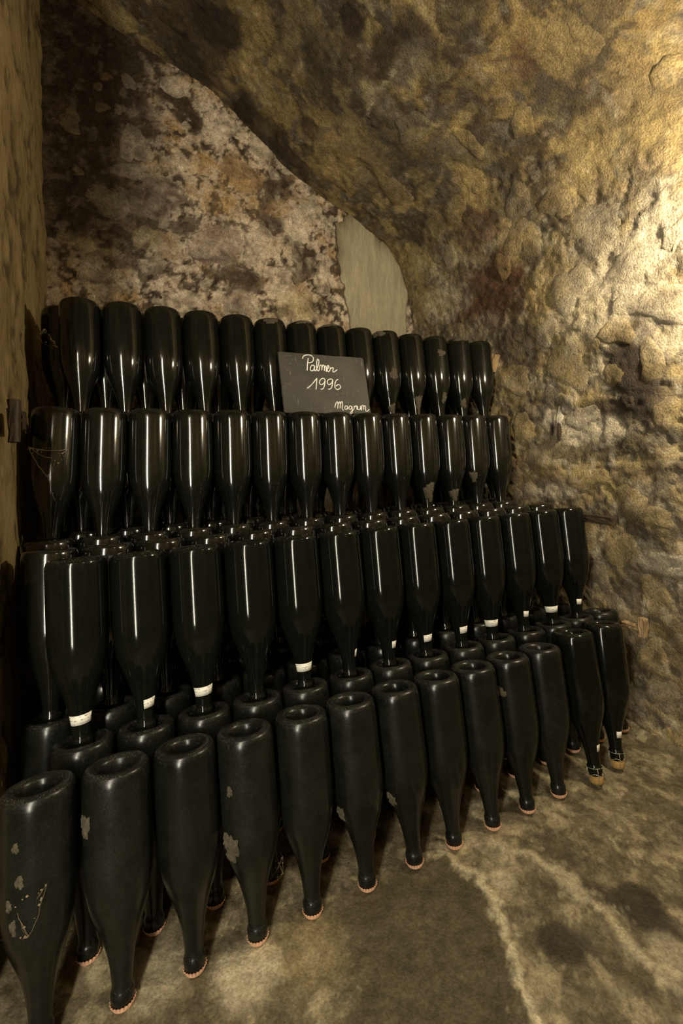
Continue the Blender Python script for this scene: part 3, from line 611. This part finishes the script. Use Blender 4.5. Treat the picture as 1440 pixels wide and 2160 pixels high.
def rad_at(z):
    for (r0, z0), (r1, z1) in zip(BODY[:-1], BODY[1:]):
        if z0 <= z <= z1 and z1 > z0: return r0 + (r1 - r0) * (z - z0) / (z1 - z0)
    return 0.056
def label_mesh(zc, half, arc, skew=0.0):
    V = []; F = []; K = 14
    me = bpy.data.meshes.new('neck_label')
    for layer, off in ((0, 0.0008), (1, 0.0002)):
        for j in range(3):
            for k in range(K + 1):
                a = -arc / 2 + arc * k / K; z = zc - half + half * j + skew * (k / K - .5); r = rad_at(z) + off
                V.append((r * math.cos(a), r * math.sin(a), z))
    Q = K + 1
    for j in range(2):
        for k in range(K): F.append((j*Q + k, j*Q + k + 1, (j+1)*Q + k + 1, (j+1)*Q + k))
    o = 3 * Q
    F += [tuple(i + o for i in f[::-1]) for f in F]
    rim = [k for k in range(Q)] + [Q + K, 2*Q + K] + [2*Q + k for k in range(K - 1, -1, -1)] + [Q]
    for a, b in zip(rim, rim[1:] + rim[:1]): F.append((b, a, a + o, b + o))
    me.from_pydata(V, [], F)
    uv = me.uv_layers.new(name='UVMap')
    for l in me.loops:
        i = l.vertex_index % o; uv.data[l.index].uv = ((i % Q) / K, (i // Q) / 2)
    me.polygons.foreach_set('use_smooth', [True] * len(me.polygons)); me.materials.append(M['label']); me.update()
    return me
ME['label'] = label_mesh(0.066, 0.0092, 2.3, 0.002)
ME['label_half'] = label_mesh(0.068, 0.0088, 1.2, 0.002)
ME['label_slip'] = label_mesh(0.072, 0.0085, 0.8, -0.001)

def clump_mesh(seed, zc, dz, arc, thick, name='dust_clump'):
    """a caked lump of dust hugging the glass"""
    rg = random.Random(seed); A = 18; B = 14; V = []; F = []
    for j in range(B + 1):
        for k in range(A + 1):
            x = k / A * 2 - 1; y = j / B * 2 - 1
            q = math.hypot(x, y) + 0.22 * math.sin(3 * math.atan2(y, x) + seed) + 0.12 * math.sin(7 * math.atan2(y, x) + 2 * seed) + rg.uniform(-.06, .06)
            h = max(-0.0015, thick * (1 - q * q) * rg.uniform(.7, 1.3)) if q < 1 else -0.0015
            z = min(0.3735, zc + dz * y); r = rad_at(z) + h; a = arc * x
            V.append((r * math.cos(a), r * math.sin(a), z))
    Q = A + 1
    for j in range(B):
        for k in range(A): F.append((j*Q + k, j*Q + k + 1, (j+1)*Q + k + 1, (j+1)*Q + k))
    me = mesh_from(name, V, F); me.materials.append(M['dust']); return me

def pose(tip, top):
    """matrix that stands a bottle on its mouth at tip with its base towards top"""
    z = (Vector(top) - Vector(tip)).normalized()
    d = Vector((-tip[0], -tip[1], 0)); x = (d - z * d.dot(z)).normalized(); y = z.cross(x)   # local +x faces the camera side of the stack
    m = Matrix((x, y, z)).transposed().to_4x4(); m.translation = Vector(tip)
    return m

BN = [0]
def bottle(tip, top, glass, label, group, cap=False, cork=False, lab=None, clumps=(), spin=0.0):
    root = bpy.data.objects.new('champagne_bottle', None); C.objects.link(root)
    root.empty_display_size = 0.02
    root.matrix_world = pose(tip, top)
    tag(root, label, 'bottle', group)
    b = link('body', ME[glass], None, root)
    b.rotation_euler.z = spin
    if cap: link('cap', ME['cap'], None, root).rotation_euler.z = spin
    if cork:
        link('cork', ME['cork'], None, root); link('wire_cage', ME['wire'], None, root)
    if lab:
        o = link('neck_label', ME[lab[0]], None, root); o.rotation_euler.z = lab[1]; tag(o, 'white paper label with ink scribbles')
    for sd, zc, dz, arc, th, a in clumps:
        o = link('dust_clump', clump_mesh(sd, zc, dz, arc, th), None, root); o.rotation_euler.z = a; tag(o, 'tan clot of dust')
    return root

ORD = ['first', 'second', 'third', 'fourth', 'fifth', 'sixth', 'seventh', 'eighth', 'ninth', 'tenth', 'eleventh', 'twelfth', 'thirteenth', 'fourteenth', 'fifteenth']
jr = random.Random(21)
def row(tops, tips, glass, what, group, **kw):
    """tops, tips: lists of (u, n, z); what: text with {k}"""
    per = kw.pop('per', {})
    for i, (a, t) in enumerate(zip(tops, tips)):
        j = jr.uniform(-.0015, .0015)
        A = W(a[0] + j, a[1] + jr.uniform(-.002, .002), a[2]); T = W(*t)
        d = (A - T).normalized(); A = T + d * BL
        ex = dict(kw); p = per.get(i, {}); ex.update({k: v for k, v in p.items() if k != 'label'})
        g = p.get('glass', glass); ex.pop('glass', None)
        bottle(T, A, g, p.get('label', what).format(k=ORD[i]), group, spin=jr.uniform(0, 6.28), **ex)

def lin(u0, s, k): return [u0 + s * i for i in range(k)]
# tier 1: mouths on the floor ---------------------------------------------------
u1 = [-.122, -.004, .112, .228, .348, .464, .579, .697, .812, .931, 1.053, 1.181, 1.315]
t1 = [-.120, -.003, .114, .229, .341, .466, .586, .696, .814, .930, 1.043, 1.171, 1.282]
n1t = [.885] * 11 + [.872, .886]; n1 = [.9485] * 11 + [.945, .950]
ZF = 0.0015
zt = [ZF] * 11 + [0.022, 0.022]
per = {0: dict(label='web-flecked dark bottle on the floor beside the smooth wall, first of front row', clumps=[(1, .262, .010, .12, .002, -.5), (2, .20, .012, .1, .003, -.7), (7, .31, .008, .1, .003, -.6), (17, .23, .009, .1, .003, -.8)]),
       1: dict(clumps=[(3, .30, .018, .25, .004, -1.1)]),
       3: dict(label='dark bottle with tan clot on its shoulder, {k} of the front floor row', clumps=[(4, .186, .026, .34, .009, -.75), (5, .285, .010, .12, .003, -.62)]),
       5: dict(clumps=[(9, .16, .014, .25, .006, -.95)]),
       6: dict(clumps=[(11, .150, .016, .30, .006, -.8)]),
       9: dict(clumps=[(12, .30, .014, .35, .003, -.5)]),
       11: dict(glass='glass_clean', cap=False, cork=True, lab=('label_slip', 1.2), label='clean dark bottle with wired cork, second in front floor row from rough wall'),
       12: dict(glass='glass_clean', cap=False, cork=True, lab=('label_slip', .75), label='clean dark bottle with wired cork, end of front floor row by rough wall')}
row([(u, n, BL) for u, n in zip(u1, n1)], list(zip(t1, n1t, zt)), 'glass_dusty',
    'matt dark bottle on its copper cap, {k} of the front floor row from smooth wall', 'front row of bottles on the floor', cap=True, per=per)
u1b = [-.062, .051, .167, .286, .403, .523, .641, .757, .878, .998, 1.120, 1.236, 1.350, 1.468]
row([(u, 1.0597 if i < 12 else 1.068, .37) for i, u in enumerate(u1b)], [(u + .004, .995, ZF) for u in u1b[:-1]] + [(1.466, .992, ZF)], 'glass_dusty',
    'bottle base holding a second tier neck, {k} of second floor row from smooth wall', 'second row of bottles on the floor', cap=True,
    per={13: dict(glass='glass_dusty', label='dusty dark bottle on the floor behind the wired corks, against the bright rough wall')})
u1c = [-.128 + .1165 * i for i in range(14)]
row([(u, 1.185, .37) for u in u1c], [(u + .004, 1.125, ZF) for u in u1c], 'glass_dusty',
    'bottle base glimpsed between labelled necks, {k} of third floor row from smooth wall', 'third row of bottles on the floor', cap=True)
u1d = [-.142 + .1149 * i for i in range(14)]
row([(u, 1.335, .37) for u in u1d], [(u + .004, 1.275, ZF) for u in u1d], 'glass_dusty',
    'shadowed bottle deep under second tier, {k} of fourth floor row from smooth wall', 'fourth row of bottles on the floor', cap=True)
# tier 2 -----------------------------------------------------------------------
u2 = [-.071, .048, .165, .286, .406, .523, .644, .764, .884, 1.006, 1.127, 1.249, 1.371]
t2 = [-.064, .052, .169, .287, .404, .524, .640, .757, .879, .993, 1.119, 1.243, 1.357]
LB = {0: ('label', -.1), 1: ('label_half', .5), 2: ('label', .1), 4: ('label', .0), 5: ('label_slip', 1.35), 6: ('label_slip', .95), 7: ('label_half', .45), 8: ('label_half', .55), 9: ('label', .0), 10: ('label_slip', .6), 11: ('label', .05), 12: ('label_slip', .55)}
per = {i: dict(lab=v) for i, v in LB.items()}
per[3] = dict(label='glossy bottle without a neck label, {k} of the second tier from smooth wall')
row([(u, 1.1156, .7326) for u in u2], [(u, 1.0597, .3455) for u in t2], 'glass_clean',
    'glossy dark bottle with white neck label, {k} of second tier from smooth wall', 'front row of the second tier', per=per)
u2b = [-.128 + .1165 * i for i in range(14)]
row([(u, 1.245, .7326) for u in u2b], [(u, 1.185, .348) for u in u2b], 'glass_satin',
    'bottle base just behind the glossy labelled row, {k} in line from smooth wall', 'second row of the second tier')
t3 = [-.142 + .1149 * i for i in range(14)]
row([(u, 1.385, .7326) for u in t3], [(u, 1.335, .348) for u in t3], 'glass_satin',
    'bottle base with a third tier neck in its hollow, {k} from smooth wall', 'third row of the second tier')
u2d = [-.078 + .1172 * i for i in range(14)]
row([(u, 1.505, .7326) for u in u2d], [(u, 1.455, .348) for u in u2d], 'glass_satin',
    'shaded bottle base behind the third tier necks, {k} in line from smooth wall', 'fourth row of the second tier')
# tier 3 -----------------------------------------------------------------------
u3 = [-.126, -.011, .103, .216, .332, .447, .562, .677, .794, .909, 1.028, 1.146, 1.261, 1.376]
per = {10: dict(label='dark bottle with thick tan dust caked on its neck, {k} of third tier', clumps=[(33, .095, .034, .75, .006, .35)]),
       11: dict(label='dark bottle with a tan smear on its neck, {k} of third tier', clumps=[(34, .080, .022, .8, .005, .2)]),
       12: dict(clumps=[(35, .14, .02, .35, .003, -.2)])}
row([(u, 1.4371, 1.055) for u in u3], [(u, 1.380, .677) for u in t3], 'glass_satin',
    'satin dark bottle, {k} of the third tier front row from smooth wall', 'front row of the third tier', per=per)
u3b = [-.078 + .1172 * i for i in range(14)]
row([(u, 1.560, 1.055) for u in u3b], [(u, 1.505, .677) for u in u3b], 'glass_satin',
    'dark bottle in gaps behind third tier front row, {k} from smooth wall', 'second row of the third tier')
u3c = [-.130 + .1172 * i for i in range(14)]
row([(u, 1.665, 1.055) for u in u3c], [(u, 1.615, .677) for u in u3c], 'glass_satin',
    'dark bottle deep behind the third tier, {k} from the smooth wall', 'third row of the third tier')
u3d = [-.078 + .1172 * i for i in range(14)]
row([(u, 1.780, 1.055) for u in u3d], [(u, 1.730, .677) for u in u3d], 'glass_satin',
    'dark bottle in the darkness far behind the third tier, {k} from smooth wall', 'fourth row of the third tier')
# tier 4 -----------------------------------------------------------------------
u4 = [-.075, .040, .158, .275, .394, .509, .627, .745, .860, .978, 1.097, 1.216, 1.338, 1.452]
per = {5: dict(clumps=[(41, .362, .012, .5, .003, .1)]), 6: dict(clumps=[(42, .372, .010, .6, .006, .2)]), 7: dict(clumps=[(43, .373, .008, .7, .005, .0)]),
       9: dict(label='top tier bottle crusted with tan dust on base and neck, {k} from smooth wall', clumps=[(44, .364, .014, .55, .007, -.4), (45, .20, .02, .35, .002, .5), (46, .07, .022, .7, .005, .3)]),
       10: dict(clumps=[(47, .09, .04, .5, .003, .6)]), 11: dict(clumps=[(48, .30, .014, .35, .003, .6), (49, .12, .022, .4, .004, .8)]), 12: dict(clumps=[(50, .370, .010, .6, .006, .4), (51, .10, .02, .5, .004, .3)])}
row([(u, 1.610, 1.392) for u in u4], [(u + .002, 1.5605, 1.0125) for u in u3b], 'glass_satin',
    'satin dark bottle, {k} of the top tier front row from smooth wall', 'front row of the top tier', per=per)
u4b = [-.128 + .1172 * i for i in range(14)]
row([(u, 1.715, 1.392) for u in u4b], [(u + .002, 1.6655, 1.0125) for u in u3c], 'glass_satin',
    'dark bottle just behind the top tier front row, {k} from the smooth wall', 'second row of the top tier',
    per={0: dict(label='dark bottle peeping out behind the top tier beside smooth wall')})

u4c = [-.076 + .1172 * i for i in range(14)]
row([(u, 1.830, 1.392) for u in u4c], [(u, 1.7805, 1.0125) for u in u4c], 'glass_satin',
    'dark bottle in the darkness far behind the top tier, {k} from smooth wall', 'third row of the top tier')

# ------------------------------------------------------------------ chalk slate
SO = Vector((0.509, 1.470, 1.056)); SUP = Vector((0, 0.048, 0.208)).normalized(); SW, SH = 0.326, 0.216
slate = bpy.data.objects.new('slate_board', None); C.objects.link(slate)
zax = (W(1, 0, 0) - W(0, 0, 0)).cross(W(SUP.x, SUP.y, SUP.z) - W(0, 0, 0))
xa = (W(1, 0, 0) - W(0, 0, 0)).normalized(); ya = (W(*SUP) - W(0, 0, 0)).normalized(); za = xa.cross(ya).normalized()
mt = Matrix((xa, ya, za)).transposed().to_4x4(); mt.translation = W(*SO)
slate.matrix_world = mt
tag(slate, 'scratched grey slate with white writing, leaning on top tier bottle necks', 'slate')
def slate_panel():
    rg = random.Random(3); out = []
    def side(p, q, k):
        for t in range(k):
            f = t / k; out.append((p[0] + (q[0]-p[0])*f, p[1] + (q[1]-p[1])*f))
    c = 0.004
    pts = [(c, 0), (SW - c, 0), (SW, c), (SW, SH - c), (SW - c, SH), (c, SH), (0, SH - c), (0, c)]
    for i in range(8): side(pts[i], pts[(i+1) % 8], 14 if i % 2 == 0 else 2)
    K = len(out); ctr = (SW/2, SH/2); V = []; F = []
    nick = [rg.uniform(0, .0009) * (2.4 if rg.random() < .12 else 1) for _ in out]
    for inset, z in ((0, -0.006), (0, -0.0012), (0.0015, 0.0)):
        for (x, y), nk in zip(out, nick):
            dx, dy = ctr[0] - x, ctr[1] - y; l = math.hypot(dx, dy); s = inset + nk
            V.append((x + dx/l*s, y + dy/l*s, z))
    for r in range(2):
        for k in range(K): F.append((r*K + k, r*K + (k+1) % K, (r+1)*K + (k+1) % K, (r+1)*K + k))
    F.append(tuple(2*K + k for k in range(K))); F.append(tuple(range(K))[::-1])
    link('panel', mesh_from('slate_panel', V, F, False), M['slate'], slate)
slate_panel()
def smooth_pts(P, k=5):
    P = [Vector((p[0], p[1])) for p in P]; out = []
    for i in range(len(P) - 1):
        p0 = P[max(i-1, 0)]; p1 = P[i]; p2 = P[i+1]; p3 = P[min(i+2, len(P)-1)]
        for t in range(k):
            t /= k; out.append(.5*((2*p1)+(p2-p0)*t+(2*p0-5*p1+4*p2-p3)*t*t+(3*p1-p0-3*p2+p3)*t**3))
    out.append(P[-1]); return out
for word, strokes in CHALK.items():
    parts = []
    for s in strokes:
        pts = [(p.x * 1e-4, p.y * 1e-4, 0.0004) for p in smooth_pts(s)]
        parts.append(tube(pts, 0.0019 if word != 'size' else 0.0017, 6))
    v, f = join(parts); v = [(x, y, 0.0002 + (z - 0.0004) * 0.35) for x, y, z in v]
    link('chalk_lettering', mesh_from('chalk_lettering', v, f), M['chalk'], slate)

# ------------------------------------------------------------------ wooden wedges and battens at the row ends
def block(name, label, ctr, size, mat, rot=0.0, taper=0.0, seed=0, tilt=0.0):
    rg = random.Random(seed); bm = bmesh.new()
    bmesh.ops.create_cube(bm, size=1.0)
    bmesh.ops.subdivide_edges(bm, edges=bm.edges[:], cuts=3, use_grid_fill=True)
    for v in bm.verts:
        k = 1 - taper * (v.co.x + .5)
        v.co = Vector((v.co.x * size[0], v.co.y * size[1], v.co.z * size[2] * k)) + Vector([rg.uniform(-.0012, .0012) for _ in range(3)])
    bmesh.ops.bevel(bm, geom=[e for e in bm.edges if e.calc_face_angle(0) > 1.0], offset=0.0015, segments=1, affect='EDGES')
    me = bpy.data.meshes.new(name); bm.to_mesh(me); bm.free()
    o = link(name, me, mat)
    o.location = W(*ctr); o.rotation_euler = (0, tilt, TH + rot)
    return tag(o, label, 'wedge')
R90 = math.pi / 2
block('wooden_batten', 'short dark batten flat on the rough wall beside the second tier', (1.503, 1.085, .671), (.115, .030, .028), M['wood_dark'], R90, 0, 1)
w = bpy.data.objects.new('wooden_wedge', None); C.objects.link(w); w.location = W(1.514, .972, .335); w.rotation_euler = (0, 0, TH)
tag(w, 'weathered tan wood wedge jammed between floor bottles and rough wall', 'wedge')
def sub_block(name, c, size, mat, parent, rot, seed):
    o = block(name, 'x', (0, 0, 0), size, mat, 0, 0.12, seed); o.parent = parent; o.location = c; o.rotation_euler = rot
    for k in ('label', 'category'): del o[k]
sub_block('upright', (.0, -.024, .004), (.060, .022, .024), M['wood'], w, (0, R90 + .12, .1), 3)
sub_block('crosspiece', (-.002, .012, .0), (.022, .055, .016), M['wood'], w, (0, 0, .05), 4)
block('wooden_chip', 'ragged rusty brown wood scrap at the end of the top tier', (1.518, 1.575, 1.30), (.075, .030, .026), M['wood'], R90, .5, 5, tilt=1.2)
w = bpy.data.objects.new('wooden_wedge', None); C.objects.link(w); w.location = W(-.178, 1.20, 1.0); w.rotation_euler = (0, 0, TH)
tag(w, 'dark wooden wedge wall block at eye height on the smooth wall', 'wedge')
sub_block('upright', (.0, -.030, .0), (.088, .026, .020), M['wood_dark'], w, (0, R90, 0), 6)
sub_block('crosspiece', (.002, .008, .003), (.022, .045, .044), M['wood_dark'], w, (0, 0, 0), 7)
block('wooden_wedge', 'small dark block between the smooth wall and the third tier', (-.206, 1.36, 1.016), (.035, .11, .046), M['wood_dark'], 0, 0, 8)

# pale smear with a slot, a filled hole in the rough wall
def smear():
    n, s = 1.272, 1.02
    V = []; F = []; K = 12; A = []
    for q, h in ((0.0, .006), (.6, .005), (1.0, .0), (1.1, -.006)):
        for k in range(K):
            a = 2*math.pi*k/K; A.append((n + .016*q*math.cos(a), s + .055*q*math.sin(a) + .03, h))
    A = np.array(A); P = side_points(A[:, 0], A[:, 1], A[:, 2])
    for r in range(3):
        for k in range(K): F.append((r*K + k, (r+1)*K + k, (r+1)*K + (k+1) % K, r*K + (k+1) % K))
    link('mortar_smear', mesh_from('mortar_smear', P, F), M['sealant'], wall_right)
    A = np.array([(n - .004 + .006*math.cos(a), s - .035 + .034*math.sin(a), .012) for a in np.linspace(0, 2*math.pi, 12, endpoint=False)])
    P = np.concatenate([side_points(A[:, 0], A[:, 1], A[:, 2]), side_points(A[:, 0], A[:, 1], A[:, 2] * 0 - .01)])
    F = [tuple(range(12))] + [(k, k + 12, (k+1) % 12 + 12, (k+1) % 12) for k in range(12)]
    link('iron_peg', mesh_from('iron_peg', P, F, False), M['wood_dark'], wall_right)
smear()

# ------------------------------------------------------------------ cobwebs: loose threads and crumbs
def web(name, label, ctr, spread, count, seed, thick=.00022, sag=.007):
    rg = random.Random(seed); parts = []
    hub = [Vector((rg.uniform(-1, 1) * spread[0], rg.uniform(-1, 1) * spread[1], rg.uniform(-1, 1) * spread[2])) for _ in range(max(4, count // 3))]
    for i in range(count):
        a, b = rg.sample(hub, 2); pts = []
        for t in np.linspace(0, 1, 7):
            p = a.lerp(b, t); p.z -= sag * math.sin(math.pi * t) * rg.uniform(.7, 1.2); pts.append(p + Vector([rg.uniform(-.0015, .0015) for _ in range(3)]))
        parts.append(tube(pts, thick * rg.uniform(.6, 1.3), 3))
    for i in range(count * 3):
        a, b = rg.sample(hub, 2); p = a.lerp(b, rg.random()); s = rg.uniform(.0008, .0024)
        v = [p + Vector(d) * s for d in ((1, 0, 0), (-1, 0, 0), (0, 1, 0), (0, -1, 0), (0, 0, 1), (0, 0, -1))]
        parts.append((v, [(0, 2, 4), (2, 1, 4), (1, 3, 4), (3, 0, 4), (2, 0, 5), (1, 2, 5), (3, 1, 5), (0, 3, 5)]))
    v, f = join(parts); o = link(name, mesh_from(name, v, f, False), M['web']); o.location = W(*ctr); o.rotation_euler = (0, 0, TH)
    return tag(o, label, 'cobweb')
web('cobweb', 'crumb-laden cobweb between the smooth wall and the top tier bottles', (-.135, 1.50, 1.29), (.045, .05, .07), 14, 3)
web('cobweb', 'sagging cobweb beside the third tier at the smooth wall', (-.135, 1.345, .87), (.045, .04, .09), 15, 5)
web('cobweb', 'fine cobweb strung across the first floor bottle beside the smooth wall', (-.145, .880, .24), (.04, .03, .08), 16, 8)
web('cobweb', 'wispy cobweb hanging between third tier necks near the slate', (.69, 1.40, .80), (.03, .015, .03), 8, 12)
web('cobweb', 'torn brown cobweb over the broken ground between front row necks', (.24, .96, .07), (.06, .03, .06), 16, 15)
